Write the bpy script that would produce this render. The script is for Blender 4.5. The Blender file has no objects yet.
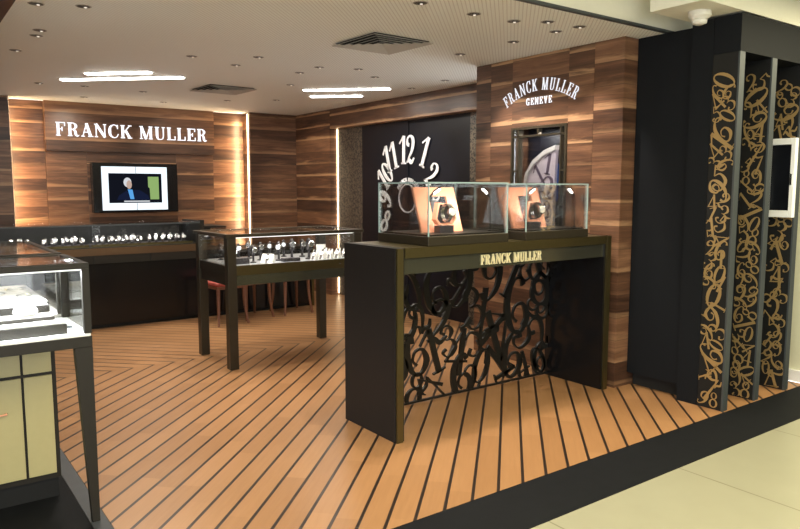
import bpy, math, random
from mathutils import Vector, Matrix
C = bpy.context.scene.collection
PI = math.pi
rnd = random.Random(7)

# ------------------------------------------------------------------ materials
def new_mat(name):
    m = bpy.data.materials.new(name); m.use_nodes = True
    nt = m.node_tree; nt.nodes.clear()
    return m, nt
def nd(nt, typ, ins=None, **kw):
    n = nt.nodes.new(typ)
    for k, v in kw.items(): setattr(n, k, v)
    for k, v in (ins or {}).items():
        if hasattr(v, 'is_linked'): nt.links.new(v, n.inputs[k])
        else: n.inputs[k].default_value = v
    return n
def mth(nt, op, a, b=0.0, c=0.0):
    n = nt.nodes.new('ShaderNodeMath'); n.operation = op
    for i, v in enumerate((a, b, c)):
        if hasattr(v, 'is_linked'): nt.links.new(v, n.inputs[i])
        else: n.inputs[i].default_value = v
    return n.outputs[0]
def mixc(nt, f, a, b):
    n = nt.nodes.new('ShaderNodeMix'); n.data_type = 'RGBA'
    for i, v in ((0, f), (6, a), (7, b)):
        if hasattr(v, 'is_linked'): nt.links.new(v, n.inputs[i])
        else: n.inputs[i].default_value = v if i == 0 else (*v[:3], 1)
    return n.outputs[2]
def finish(nt, bsdf):
    o = nt.nodes.new('ShaderNodeOutputMaterial'); nt.links.new(bsdf, o.inputs[0])
def plain(name, col, rough=0.5, metal=0.0, bump=0.0, var=0.06, scale=30, spec=0.5):
    m, nt = new_mat(name)
    tc = nd(nt, 'ShaderNodeTexCoord')
    nz = nd(nt, 'ShaderNodeTexNoise', {'Vector': tc.outputs['Object'], 'Scale': scale, 'Detail': 3.0})
    a = [c * (1 - var) for c in col]; b = [min(1, c * (1 + var)) for c in col]
    c = mixc(nt, nz.outputs[0], a, b)
    p = nd(nt, 'ShaderNodeBsdfPrincipled', {'Base Color': c, 'Roughness': rough, 'Metallic': metal, 'Specular IOR Level': spec})
    if bump:
        bp = nd(nt, 'ShaderNodeBump', {'Height': nz.outputs[0], 'Strength': bump, 'Distance': 0.005})
        nt.links.new(bp.outputs[0], p.inputs['Normal'])
    finish(nt, p.outputs[0]); return m
def emit(name, col, s):
    m, nt = new_mat(name)
    e = nd(nt, 'ShaderNodeEmission', {'Color': (*col, 1), 'Strength': s}); finish(nt, e.outputs[0]); return m
def glassy(name, tint=(0.96, 0.985, 0.975), base=0.035, edge=False):
    m, nt = new_mat(name)
    t = nd(nt, 'ShaderNodeBsdfTransparent', {'Color': (*tint, 1)})
    g = nd(nt, 'ShaderNodeBsdfGlossy', {'Color': (1, 1, 1, 1), 'Roughness': 0.02})
    fr = nd(nt, 'ShaderNodeFresnel', {'IOR': 1.45})
    f = mth(nt, 'MAXIMUM', mth(nt, 'MULTIPLY', fr.outputs[0], 0.6), base)
    mx = nd(nt, 'ShaderNodeMixShader', {0: f, 1: t.outputs[0], 2: g.outputs[0]})
    finish(nt, mx.outputs[0]); return m

def wood_wall(name):
    # horizontal walnut boards: tone per board, fine level grain, pale sapwood near board edges
    m, nt = new_mat(name)
    tc = nd(nt, 'ShaderNodeTexCoord'); sp = nd(nt, 'ShaderNodeSeparateXYZ', {0: tc.outputs['Object']})
    oi = nd(nt, 'ShaderNodeObjectInfo')
    u = mth(nt, 'ADD', sp.outputs[0], sp.outputs[1])
    rr = mth(nt, 'MULTIPLY', oi.outputs['Random'], 17.31)
    v = mth(nt, 'ADD', mth(nt, 'DIVIDE', sp.outputs[2], 0.172), rr)
    fl = mth(nt, 'FLOOR', v); fr = mth(nt, 'FRACT', v)
    wn = nd(nt, 'ShaderNodeTexWhiteNoise', {'W': fl}, noise_dimensions='1D')
    wv = nd(nt, 'ShaderNodeCombineXYZ', {0: mth(nt, 'MULTIPLY', u, 1.3), 1: mth(nt, 'MULTIPLY', v, 2.2), 2: mth(nt, 'MULTIPLY', fl, 3.7)})
    n1 = nd(nt, 'ShaderNodeTexNoise', {'Vector': wv.outputs[0], 'Scale': 1.5, 'Detail': 4.0, 'Roughness': 0.6, 'Distortion': 0.6})
    wv2 = nd(nt, 'ShaderNodeCombineXYZ', {0: mth(nt, 'MULTIPLY', u, 2.0), 1: mth(nt, 'MULTIPLY', sp.outputs[2], 60.0), 2: fl})
    n2 = nd(nt, 'ShaderNodeTexNoise', {'Vector': wv2.outputs[0], 'Scale': 1.5, 'Detail': 5.0, 'Roughness': 0.65})
    f = mth(nt, 'ADD', mth(nt, 'MULTIPLY', n1.outputs[0], 0.75), mth(nt, 'MULTIPLY', n2.outputs[0], 0.40))
    f = mth(nt, 'ADD', f, mth(nt, 'MULTIPLY', wn.outputs['Value'], 0.36))
    rp = nd(nt, 'ShaderNodeValToRGB', {0: mth(nt, 'SUBTRACT', f, 0.33)})
    cr = rp.color_ramp
    cr.elements[0].position = 0.15; cr.elements[0].color = (0.035, 0.017, 0.011, 1)
    cr.elements[1].position = 0.85; cr.elements[1].color = (0.36, 0.20, 0.11, 1)
    e = cr.elements.new(0.42); e.color = (0.105, 0.050, 0.028, 1)
    e = cr.elements.new(0.6); e.color = (0.19, 0.095, 0.052, 1)
    # sapwood band at the low edge of each board, its width wavering
    wob = mth(nt, 'MULTIPLY', mth(nt, 'SUBTRACT', n1.outputs[0], 0.35), 0.7)
    wob = mth(nt, 'ADD', wob, mth(nt, 'MULTIPLY', wn.outputs['Value'], 0.10))
    sap = nd(nt, 'ShaderNodeMapRange', {'Value': mth(nt, 'SUBTRACT', wob, fr), 'From Min': -0.10, 'From Max': 0.06})
    w2 = nd(nt, 'ShaderNodeTexWhiteNoise', {'W': mth(nt, 'ADD', fl, 31.7)}, noise_dimensions='1D')
    am = mth(nt, 'MULTIPLY', mth(nt, 'POWER', w2.outputs['Value'], 0.9), 0.95)
    c = mixc(nt, mth(nt, 'MULTIPLY', sap.outputs[0], am), rp.outputs[0], (0.42, 0.25, 0.135))
    ln = nd(nt, 'ShaderNodeMapRange', {'Value': mth(nt, 'MINIMUM', fr, mth(nt, 'SUBTRACT', 1.0, fr)), 'From Min': 0.006, 'From Max': 0.014, 'To Min': 0.75, 'To Max': 0.0})
    c = mixc(nt, ln.outputs[0], c, (0.03, 0.015, 0.01))
    p = nd(nt, 'ShaderNodeBsdfPrincipled', {'Base Color': c, 'Roughness': 0.38})
    bp = nd(nt, 'ShaderNodeBump', {'Height': n2.outputs[0], 'Strength': 0.08, 'Distance': 0.002})
    nt.links.new(bp.outputs[0], p.inputs['Normal'])
    finish(nt, p.outputs[0]); return m

SEAM = 5.97; SP = 0.174
def wood_floor(name):
    m, nt = new_mat(name)
    tc = nd(nt, 'ShaderNodeTexCoord'); sp = nd(nt, 'ShaderNodeSeparateXYZ', {0: tc.outputs['Object']})
    x, y = sp.outputs[0], sp.outputs[1]
    back = mth(nt, 'GREATER_THAN', y, SEAM)
    pf = mth(nt, 'DIVIDE', mth(nt, 'SUBTRACT', mth(nt, 'SUBTRACT', x, y), 0.477), SP)
    pb = mth(nt, 'DIVIDE', mth(nt, 'SUBTRACT', mth(nt, 'ADD', x, y), 2 * SEAM + 0.477), SP)
    v = mth(nt, 'ADD', mth(nt, 'MULTIPLY', pf, mth(nt, 'SUBTRACT', 1.0, back)), mth(nt, 'MULTIPLY', pb, back))
    uf = mth(nt, 'ADD', x, y); ub = mth(nt, 'SUBTRACT', x, y)
    u = mth(nt, 'ADD', mth(nt, 'MULTIPLY', uf, mth(nt, 'SUBTRACT', 1.0, back)), mth(nt, 'MULTIPLY', ub, back))
    fl = mth(nt, 'FLOOR', v); fr = mth(nt, 'FRACT', v)
    # boards are cut to lengths along u
    w0 = nd(nt, 'ShaderNodeTexWhiteNoise', {'W': fl}, noise_dimensions='1D')
    ul = mth(nt, 'FLOOR', mth(nt, 'ADD', mth(nt, 'DIVIDE', u, 0.9), mth(nt, 'MULTIPLY', w0.outputs['Value'], 5.0)))
    cv = nd(nt, 'ShaderNodeCombineXYZ', {0: fl, 1: ul})
    wn = nd(nt, 'ShaderNodeTexWhiteNoise', {'Vector': cv.outputs[0]}, noise_dimensions='2D')
    gv = nd(nt, 'ShaderNodeCombineXYZ', {0: mth(nt, 'MULTIPLY', u, 1.5), 1: mth(nt, 'MULTIPLY', v, 3.5), 2: mth(nt, 'MULTIPLY', fl, 1.9)})
    n1 = nd(nt, 'ShaderNodeTexNoise', {'Vector': gv.outputs[0], 'Scale': 2.0, 'Detail': 5.0, 'Roughness': 0.6})
    f = mth(nt, 'ADD', mth(nt, 'MULTIPLY', wn.outputs['Value'], 0.45), mth(nt, 'MULTIPLY', n1.outputs[0], 0.6))
    c = mixc(nt, f, (0.25, 0.122, 0.050), (0.40, 0.212, 0.098))
    d = mth(nt, 'MINIMUM', fr, mth(nt, 'SUBTRACT', 1.0, fr))
    ln = nd(nt, 'ShaderNodeMapRange', {'Value': d, 'From Min': 0.060, 'From Max': 0.074, 'To Min': 1.0, 'To Max': 0.0})
    c = mixc(nt, ln.outputs[0], c, (0.022, 0.014, 0.011))
    p = nd(nt, 'ShaderNodeBsdfPrincipled', {'Base Color': c, 'Roughness': 0.34, 'Specular IOR Level': 0.45})
    bp = nd(nt, 'ShaderNodeBump', {'Height': mth(nt, 'SUBTRACT', n1.outputs[0], ln.outputs[0]), 'Strength': 0.06, 'Distance': 0.003})
    nt.links.new(bp.outputs[0], p.inputs['Normal'])
    finish(nt, p.outputs[0]); return m

def ribbed_ceiling(name):
    m, nt = new_mat(name)
    tc = nd(nt, 'ShaderNodeTexCoord'); sp = nd(nt, 'ShaderNodeSeparateXYZ', {0: tc.outputs['Object']})
    v = mth(nt, 'DIVIDE', mth(nt, 'SUBTRACT', sp.outputs[0], sp.outputs[1]), 0.034)
    fr = mth(nt, 'FRACT', v)
    g = nd(nt, 'ShaderNodeMapRange', {'Value': mth(nt, 'ABSOLUTE', mth(nt, 'SUBTRACT', fr, 0.5)), 'From Min': 0.06, 'From Max': 0.16})
    c = mixc(nt, g.outputs[0], (0.66, 0.64, 0.60), (0.84, 0.86, 0.80))
    p = nd(nt, 'ShaderNodeBsdfPrincipled', {'Base Color': c, 'Roughness': 0.6})
    bp = nd(nt, 'ShaderNodeBump', {'Height': g.outputs[0], 'Strength': 0.25, 'Distance': 0.004})
    nt.links.new(bp.outputs[0], p.inputs['Normal'])
    finish(nt, p.outputs[0]); return m

def tile_floor(name):
    m, nt = new_mat(name)
    tc = nd(nt, 'ShaderNodeTexCoord'); sp = nd(nt, 'ShaderNodeSeparateXYZ', {0: tc.outputs['Object']})
    def ln(c, off, per):
        f = mth(nt, 'FRACT', mth(nt, 'DIVIDE', mth(nt, 'SUBTRACT', c, off), per))
        d = mth(nt, 'MULTIPLY', mth(nt, 'MINIMUM', f, mth(nt, 'SUBTRACT', 1.0, f)), per)
        return nd(nt, 'ShaderNodeMapRange', {'Value': d, 'From Min': 0.0025, 'From Max': 0.006, 'To Min': 1.0, 'To Max': 0.0}).outputs[0]
    l = mth(nt, 'MAXIMUM', ln(sp.outputs[0], 3.357, 1.03), ln(sp.outputs[1], 0.95, 1.10))
    nz = nd(nt, 'ShaderNodeTexNoise', {'Vector': tc.outputs['Object'], 'Scale': 5.0, 'Detail': 6.0})
    c = mixc(nt, nz.outputs[0], (0.285, 0.275, 0.20), (0.325, 0.315, 0.23))
    c = mixc(nt, mth(nt, 'MULTIPLY', l, 0.8), c, (0.13, 0.12, 0.07))
    p = nd(nt, 'ShaderNodeBsdfPrincipled', {'Base Color': c, 'Roughness': 0.28}); finish(nt, p.outputs[0]); return m

def figured_stone(name):
    m, nt = new_mat(name)
    tc = nd(nt, 'ShaderNodeTexCoord')
    vo = nd(nt, 'ShaderNodeTexVoronoi', {'Vector': tc.outputs['Object'], 'Scale': 34.0}, feature='DISTANCE_TO_EDGE')
    nz = nd(nt, 'ShaderNodeTexNoise', {'Vector': tc.outputs['Object'], 'Scale': 26.0, 'Detail': 4.0})
    f = mth(nt, 'ADD', mth(nt, 'MULTIPLY', vo.outputs['Distance'], 2.0), mth(nt, 'MULTIPLY', mth(nt, 'SUBTRACT', nz.outputs[0], 0.5), 1.6))
    g = nd(nt, 'ShaderNodeMapRange', {'Value': f, 'From Min': 0.1, 'From Max': 0.45})
    c = mixc(nt, g.outputs[0], (0.12, 0.10, 0.075), (0.015, 0.015, 0.014))
    p = nd(nt, 'ShaderNodeBsdfPrincipled', {'Base Color': c, 'Roughness': 0.4}); finish(nt, p.outputs[0]); return m

M = dict(
    wood=wood_wall('walnut_boards'), floor=wood_floor('decking'), ceil=ribbed_ceiling('ribbed_white'),
    tile=tile_floor('cream_tile'), stone=figured_stone('figured_stone'),
    slate=plain('slate', (0.0065, 0.0072, 0.009), 0.65, spec=.12, bump=0.05, var=0.3, scale=12),
    slate2=plain('slate_pale', (0.045, 0.050, 0.060), 0.5, var=0.2, scale=12),
    black=plain('black_satin', (0.010, 0.010, 0.010), 0.5, spec=.3), gloss=plain('black_gloss', (0.006, 0.006, 0.007), 0.2, spec=.4),
    navy=plain('navy_black', (0.005, 0.006, 0.010), 0.4, spec=.3), panel=plain('charcoal_lacquer', (0.008, 0.009, 0.011), 0.6, spec=.12),
    desk=plain('charcoal_brown', (0.012, 0.011, 0.011), 0.55, spec=.3),
    bronze=plain('dark_bronze', (0.055, 0.045, 0.030), 0.38, 0.6), bronze2=plain('showcase_bronze', (0.022, 0.019, 0.015), 0.5, 0.2, spec=.3),
    brass=plain('aged_brass', (0.12, 0.095, 0.04), 0.35, 0.8), pewter=plain('brushed_pewter', (0.17, 0.17, 0.13), 0.22, 0.85),
    copper=plain('copper', (0.90, 0.42, 0.27), 0.4, 0.45), steel=plain('steel', (0.75, 0.75, 0.76), 0.2, 1.0),
    greymetal=plain('grey_metal', (0.07, 0.08, 0.085), 0.5, 0.4), gold=plain('gold', (0.95, 0.85, 0.55), 0.35, 0.3),
    goldpaint=plain('gold_numerals', (0.46, 0.31, 0.13), 0.35, 0.5), white=plain('white', (0.82, 0.82, 0.80), 0.5, var=0.03),
    pillow=plain('white_leather', (0.85, 0.84, 0.80), 0.45, var=0.03), cream=plain('cream_lacquer', (0.42, 0.37, 0.19), 0.35, var=0.04),
    creamwall=plain('cream_wall', (0.66, 0.64, 0.46), 0.6, var=0.03), plaster=plain('plaster', (0.80, 0.78, 0.64), 0.7, var=0.03),
    plastic=plain('white_plastic', (0.72, 0.70, 0.62), 0.45), leather=plain('dark_leather', (0.03, 0.026, 0.03), 0.45),
    red=plain('red_upholstery', (0.30, 0.05, 0.035), 0.6), stoolwood=plain('reddish_wood', (0.16, 0.06, 0.028), 0.4, var=0.25),
    blue=plain('blue_print', (0.03, 0.12, 0.45), 0.3, var=0.5, scale=9), lilac=plain('lilac_enamel', (0.60, 0.55, 0.62), 0.3, var=0.1),
    ink=plain('violet_ink', (0.13, 0.10, 0.15), 0.4), grill=plain('vent_metal', (0.45, 0.43, 0.38), 0.5),
    dark=plain('dark_void', (0.008, 0.007, 0.006), 0.9), glass=glassy('clear_glass', (0.988, 0.994, 0.992), 0.012), dkglass=glassy('smoked_glass', (0.95, 0.95, 0.96), 0.02),
    gedge=plain('glass_edge', (0.34, 0.46, 0.46), 0.15), led=emit('led', (1.0, 0.97, 0.92), 14.0),
    cove=emit('warm_led', (1.0, 0.74, 0.45), 9.0), sign=emit('lit_letters', (0.93, 0.94, 1.0), 1.5), sign2=emit('lit_small_letters', (0.93, 0.94, 1.0), 0.95), lamp=emit('lamp_glow', (1.0, 0.9, 0.75), 0.9),
    scrwhite=emit('screen_white', (0.85, 0.93, 1.0), 1.25), scrblack=emit('screen_black', (0.006, 0.007, 0.012), 1.0),
    scrskin=emit('screen_skin', (0.50, 0.36, 0.30), 1.0), scrhair=emit('screen_hair', (0.62, 0.64, 0.68), 1.0),
    scrsuit=emit('screen_suit', (0.008, 0.012, 0.035), 1.0), scrblue=emit('screen_blue', (0.10, 0.35, 0.75), 1.0), scrgreen=emit('screen_green', (0.26, 0.40, 0.14), 1.0),
    unseenwall=plain('unseen_dark_wall', (0.06, 0.055, 0.05), 0.7), band=plain('brown_bronze_band', (0.14, 0.085, 0.045), 0.35, 0.6), ledline=emit('led_line', (1.0, 0.97, 0.92), 1.6), grey=plain('pale_grey', (0.26, 0.27, 0.29), 0.5), numeral=plain('white_numerals', (0.85, 0.85, 0.85), 0.4, var=0.02), iron=plain('black_iron', (0.011, 0.011, 0.010), 0.4, 0.3),
)

# ------------------------------------------------------------------ mesh collector
class MB:
    def __init__(s): s.v = []; s.f = []
    def add(s, vs, fs):
        b = len(s.v); s.v += [tuple(v) for v in vs]; s.f += [tuple(b + i for i in f) for f in fs]; return s
    def box(s, x0, x1, y0, y1, z0, z1):
        return s.add([(x0,y0,z0),(x1,y0,z0),(x1,y1,z0),(x0,y1,z0),(x0,y0,z1),(x1,y0,z1),(x1,y1,z1),(x0,y1,z1)],
                     [(0,3,2,1),(4,5,6,7),(0,1,5,4),(1,2,6,5),(2,3,7,6),(3,0,4,7)])
    def hexa(s, b, t):   # bottom quad, top quad (ccw from above)
        return s.add(list(b) + list(t), [(0,3,2,1),(4,5,6,7),(0,1,5,4),(1,2,6,5),(2,3,7,6),(3,0,4,7)])
    def prism(s, pts, off):   # polygon (3D pts) extruded by vector off
        n = len(pts); o = Vector(off)
        vs = [Vector(p) for p in pts]; vs += [v + o for v in vs]
        return s.add(vs, [tuple(range(n-1, -1, -1)), tuple(range(n, 2*n))] + [(i, (i+1) % n, n + (i+1) % n, n + i) for i in range(n)])
    def tube(s, pts, rad, n=8, closed=False):
        pts = [Vector(p) for p in pts]; m = len(pts)
        rads = rad if isinstance(rad, (list, tuple)) else [rad] * m
        rings = []; prev = None
        for i, p in enumerate(pts):
            a = pts[i-1] if (i > 0 or closed) else p; b = pts[(i+1) % m] if (i < m-1 or closed) else p
            t = (b - a).normalized()
            if prev is None:
                r = Vector((0,0,1)) if abs(t.z) < 0.9 else Vector((1,0,0)); r = (r - t * r.dot(t)).normalized()
            else: r = (prev - t * prev.dot(t)).normalized()
            prev = r; q = t.cross(r)
            rings.append([p + (r * math.cos(2*PI*k/n) + q * math.sin(2*PI*k/n)) * rads[i] for k in range(n)])
        vs = [v for r in rings for v in r]; fs = []
        for i in range(m if closed else m-1):
            j = (i+1) % m
            for k in range(n): fs.append((i*n+k, i*n+(k+1) % n, j*n+(k+1) % n, j*n+k))
        if not closed: fs += [tuple(range(n-1, -1, -1)), tuple((m-1)*n + k for k in range(n))]
        return s.add(vs, fs)
    def lathe(s, prof, n=20, c=(0,0,0), axis='z'):
        vs = []; m = len(prof)
        for r, h in prof:
            for k in range(n):
                a = 2*PI*k/n; p = (r*math.cos(a), r*math.sin(a), h)
                if axis == 'y': p = (p[0], p[2], p[1])
                if axis == 'x': p = (p[2], p[0], p[1])
                vs.append((p[0]+c[0], p[1]+c[1], p[2]+c[2]))
        fs = [(i*n+k, i*n+(k+1) % n, (i+1)*n+(k+1) % n, (i+1)*n+k) for i in range(m-1) for k in range(n)]
        fs += [tuple(range(n-1, -1, -1)), tuple((m-1)*n+k for k in range(n))]
        return s.add(vs, fs)
    def build(s, name, mat, parent=None, bevel=0.0, smooth=False):
        me = bpy.data.meshes.new(name); me.from_pydata(s.v, [], s.f); me.materials.append(mat)
        if smooth:
            for p in me.polygons: p.use_smooth = True
        o = bpy.data.objects.new(name, me); C.objects.link(o)
        import bmesh
        bm = bmesh.new(); bm.from_mesh(me); bmesh.ops.recalc_face_normals(bm, faces=bm.faces); bm.to_mesh(me); bm.free()
        if parent: o.parent = parent
        if bevel:
            b = o.modifiers.new('bevel', 'BEVEL'); b.width = bevel; b.segments = 2; b.limit_method = 'ANGLE'
        return o
def shift(mb, d):
    mb.v = [(v[0]+d[0], v[1]+d[1], v[2]+d[2]) for v in mb.v]; return mb
def bx(name, x0, x1, y0, y1, z0, z1, mat, parent=None, bevel=0.0):
    return MB().box(x0, x1, y0, y1, z0, z1).build(name, mat, parent, bevel)
def tag(o, label, cat, group=None, kind=None):
    o['label'] = label; o['category'] = cat
    if group: o['group'] = group
    if kind: o['kind'] = kind
    return o
def thing(name, label, cat, loc=(0,0,0), rz=0, group=None):
    o = bpy.data.objects.new(name, None); C.objects.link(o); o.location = loc; o.rotation_euler = (0,0,rz)
    o.empty_display_size = 0.1
    return tag(o, label, cat, group)
def st(name, x0, x1, y0, y1, z0, z1, mat, label=None):
    o = bx(name, x0, x1, y0, y1, z0, z1, mat); o['kind'] = 'structure'
    if label: o['label'] = label; 
    return o
def dup(root, loc, rz=None, label=None, group=None, scale=None):
    def cp(o, par):
        c = o.copy(); C.objects.link(c); c.parent = par
        for ch in list(o.children): cp(ch, c)
        return c
    r = cp(root, None); r.location = loc
    if rz is not None: r.rotation_euler = (0,0,rz)
    if label: r['label'] = label
    if group: r['group'] = group
    if scale: r.scale = scale
    return r

# ------------------------------------------------------------------ lettering: broad-nib strokes of varying width
def cr(pts, n=7):
    if len(pts) < 3: return pts
    out = []; P = [pts[0]] + list(pts) + [pts[-1]]
    for i in range(1, len(P)-2):
        for k in range(n):
            t = k / n
            out.append(tuple(0.5*((2*P[i][j]) + (-P[i-1][j]+P[i+1][j])*t + (2*P[i-1][j]-5*P[i][j]+4*P[i+1][j]-P[i+2][j])*t*t + (-P[i-1][j]+3*P[i][j]-3*P[i+1][j]+P[i+2][j])*t**3) for j in range(3)))
    out.append(tuple(pts[-1])); return out
def L(x0, y0, x1, y1, w, w2=None): return ('l', [(x0,y0,w), (x1,y1,w2 if w2 is not None else w)])
def S(*p): return ('s', list(p))
def E(cx, cy, rx, ry, thin, thick, a0=0, a1=360, n=20):
    return ('l', [(cx+rx*math.cos(math.radians(a0+(a1-a0)*k/n)), cy+ry*math.sin(math.radians(a0+(a1-a0)*k/n)),
                   thin+(thick-thin)*math.cos(math.radians(a0+(a1-a0)*k/n))**2) for k in range(n+1)])
SIX = [S((.50,.84,.13),(.44,.97,.06),(.28,.95,.06),(.10,.66,.15),(.09,.28,.17),(.22,.04,.08),(.40,.05,.09),(.54,.26,.15),(.46,.50,.08),(.28,.50,.05),(.20,.34,.04),(.28,.22,.07))]
GD = {
 '0': [E(.30,.5,.22,.46,.05,.16)],
 '1': [L(.34,0,.36,1,.15), S((.04,.74,.05),(.16,.84,.05),(.34,.97,.10)), L(.18,.03,.52,.03,.05)],
 '2': [S((.20,.66,.11),(.08,.72,.11),(.10,.90,.06),(.32,.98,.07),(.50,.82,.15),(.44,.52,.13),(.20,.22,.06),(.04,.06,.05)), S((.04,.06,.05),(.20,.13,.12),(.38,.05,.12),(.56,.20,.05))],
 '3': [S((.20,.74,.10),(.08,.80,.09),(.16,.95,.05),(.36,.96,.08),(.48,.76,.14),(.36,.57,.05),(.22,.54,.04)), S((.22,.54,.04),(.44,.50,.07),(.56,.26,.15),(.38,.03,.07),(.16,.03,.05),(.05,.18,.09),(.18,.26,.10))],
 '4': [L(.42,0,.42,1,.14), L(.42,.97,.03,.30,.05,.06), L(.0,.30,.60,.30,.06)],
 '5': [L(.15,.97,.11,.56,.05), S((.15,.95,.05),(.32,.90,.11),(.52,1.0,.04)), S((.11,.56,.04),(.34,.63,.07),(.54,.36,.15),(.38,.04,.07),(.16,.02,.05),(.04,.16,.09),(.16,.26,.10))],
 '6': SIX,
 '7': [S((.04,.80,.04),(.06,.97,.11),(.30,.90,.11),(.56,.99,.04)), L(.54,.98,.22,0,.05,.15)],
 '8': [E(.30,.75,.16,.20,.05,.10), E(.30,.27,.22,.25,.06,.14)],
}
GD['9'] = [(k, [(.6-x, 1-y, w) for x, y, w in p]) for k, p in SIX]
def stem(x, w=.19, b=0, t=1): return [L(x,b,x,t,w), L(x-w*.85,b+.03,x+w*.85,b+.03,.06), L(x-w*.85,t-.03,x+w*.85,t-.03,.06)]
def thinstem(x): return [L(x,0,x,1,.07), L(x-.12,.03,x+.12,.03,.06), L(x-.12,.97,x+.12,.97,.06)]
GL = {
 'F': (.76, stem(.22) + [L(.2,.97,.72,.97,.06), L(.69,1,.69,.72,.06), L(.2,.5,.5,.5,.06), L(.5,.66,.5,.34,.06)]),
 'E': (.80, stem(.22) + [L(.2,.97,.74,.97,.06), L(.71,1,.71,.74,.06), L(.2,.5,.5,.5,.06), L(.5,.64,.5,.36,.06), L(.2,.03,.76,.03,.06), L(.73,0,.73,.28,.06)]),
 'R': (.90, stem(.22) + [S((.2,.97,.06),(.5,.96,.07),(.66,.75,.18),(.5,.53,.07),(.2,.51,.06)), S((.42,.52,.07),(.58,.40,.15),(.64,.12,.17),(.76,.02,.08),(.86,.10,.04))]),
 'A': (.92, [L(.46,1,.16,.03,.06), L(.44,1,.74,.0,.20), L(.24,.34,.62,.34,.06), L(.04,.03,.30,.03,.06), L(.54,.03,.92,.03,.06)]),
 'N': (.96, thinstem(.16) + [L(.16,1,.80,.0,.18), L(.80,0,.80,1,.07), L(.68,.97,.92,.97,.06)]),
 'C': (.84, [S((.74,.72,.06),(.68,.90,.06),(.46,.99,.06),(.20,.82,.14),(.14,.5,.20),(.20,.18,.14),(.46,.01,.06),(.68,.10,.06),(.78,.30,.05)), L(.74,1,.74,.68,.06)]),
 'K': (.94, stem(.22) + [L(.76,.97,.28,.42,.06), L(.42,.62,.76,.02,.18), L(.64,.97,.92,.97,.06), L(.58,.03,.94,.03,.06)]),
 'M': (1.14, thinstem(.16) + [L(.18,1,.54,.0,.18), L(.54,.0,.88,1,.06)] + stem(.92, .18)),
 'U': (.92, [L(.22,1,.22,.3,.19), L(.06,.97,.38,.97,.06), S((.22,.34,.19),(.28,.08,.12),(.48,.02,.06),(.68,.10,.07),(.74,.32,.06)), L(.74,.32,.74,1,.07), L(.62,.97,.88,.97,.06)]),
 'L': (.78, stem(.22) + [L(.2,.03,.74,.03,.06), L(.71,0,.71,.32,.06)]),
 'G': (.92, [S((.74,.72,.06),(.68,.90,.06),(.46,.99,.06),(.20,.82,.14),(.14,.5,.20),(.20,.18,.14),(.46,.01,.06),(.70,.08,.08)), L(.72,0,.72,.42,.16), L(.54,.42,.88,.42,.06), L(.74,1,.74,.68,.06)]),
 'V': (.90, [L(.20,1,.48,.0,.20), L(.46,0,.74,1,.06), L(.02,.97,.36,.97,.06), L(.60,.97,.88,.97,.06)]),
 ' ': (.42, []),
}
def glyph(mb, strokes, org, R, U, N, h, rot=0.0, depth=0.01, anchor=(0.3, 0.5), bold=1.0, sx=1.0):
    """org = world point of the anchor; R/U/N = right, up and outward of the surface it stands on"""
    ca, sa = math.cos(rot), math.sin(rot)
    def W(x, y):
        x = (x - anchor[0]) * h * sx; y = (y - anchor[1]) * h
        return org + R * (x*ca - y*sa) + U * (x*sa + y*ca)
    for kind, pts in strokes:
        p = cr(pts) if kind == 's' else pts
        n = len(p); vs = []
        for i in range(n):
            a = p[max(0, i-1)]; b = p[min(n-1, i+1)]
            dx, dy = b[0]-a[0], b[1]-a[1]; l = math.hypot(dx, dy) or 1
            ox, oy = -dy/l*p[i][2]*bold/2, dx/l*p[i][2]*bold/2
            for sx2 in (1, -1):
                q = W(p[i][0]+ox*sx2, p[i][1]+oy*sx2); vs += [q, q + N*depth]
        fs = []
        for i in range(n-1):
            a = 4*i; b = 4*(i+1)
            fs += [(a+1,a+3,b+3,b+1), (a,b,b+2,a+2), (a,a+1,b+1,b), (a+2,b+2,b+3,a+3)]
        fs += [(0,2,3,1), (4*(n-1), 4*(n-1)+1, 4*(n-1)+3, 4*(n-1)+2)]
        mb.add(vs, fs)
    return mb
XR, YF = Vector((1,0,0)), Vector((0,-1,0)); ZU = Vector((0,0,1)); YR = Vector((0,-1,0)); XF = Vector((-1,0,0))

# ================================================================== SETTING
ZC = 2.585
fl = MB().add([(0.72,2.41,0),(5.62,2.41,0),(5.62,9.6,0),(0.72,9.6,0),(0.72,2.41,-.04),(5.62,2.41,-.04),(5.62,9.6,-.04),(0.72,9.6,-.04)],
              [(0,1,2,3),(4,7,6,5),(0,4,5,1),(1,5,6,2),(2,6,7,3),(3,7,4,0)]).build('floor', M['floor']); fl['kind'] = 'structure'
st('floor', 0.60, 7.5, 2.05, 2.408, -.04, 0.0, M['slate'])
st('floor', -1.6, 0.645, 2.05, 9.6, -.04, 0.0, M['slate'])
st('floor', 0.647, 0.718, 2.41, 9.6, -.04, 0.0, M['slate2'])
st('floor', -4, 8.5, -3.5, 2.046, -.04, 0.0, M['tile'])
st('ceiling', -1.6, 5.62, 3.0, 9.75, ZC, ZC+.04, M['ceil'])
st('ceiling', -4, 8.5, -3.5, 2.98, 2.80, 2.84, M['plaster'])
st('trim_1', -1.6, 5.0, 2.975, 2.998, ZC+.018, 2.80, M['plaster'])
st('trim_6', -1.6, 5.0, 2.965, 2.998, ZC, ZC+.0175, M['greymetal'])
o = MB().box(4.03, 7.5, 2.42, 2.80, 2.625, 2.799).build('ceiling', M['plaster']); o['kind'] = 'structure'
st('ceiling', -1.6, 0.62, 3.0, 9.5, 2.50, ZC-.002, M['navy'])

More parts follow.
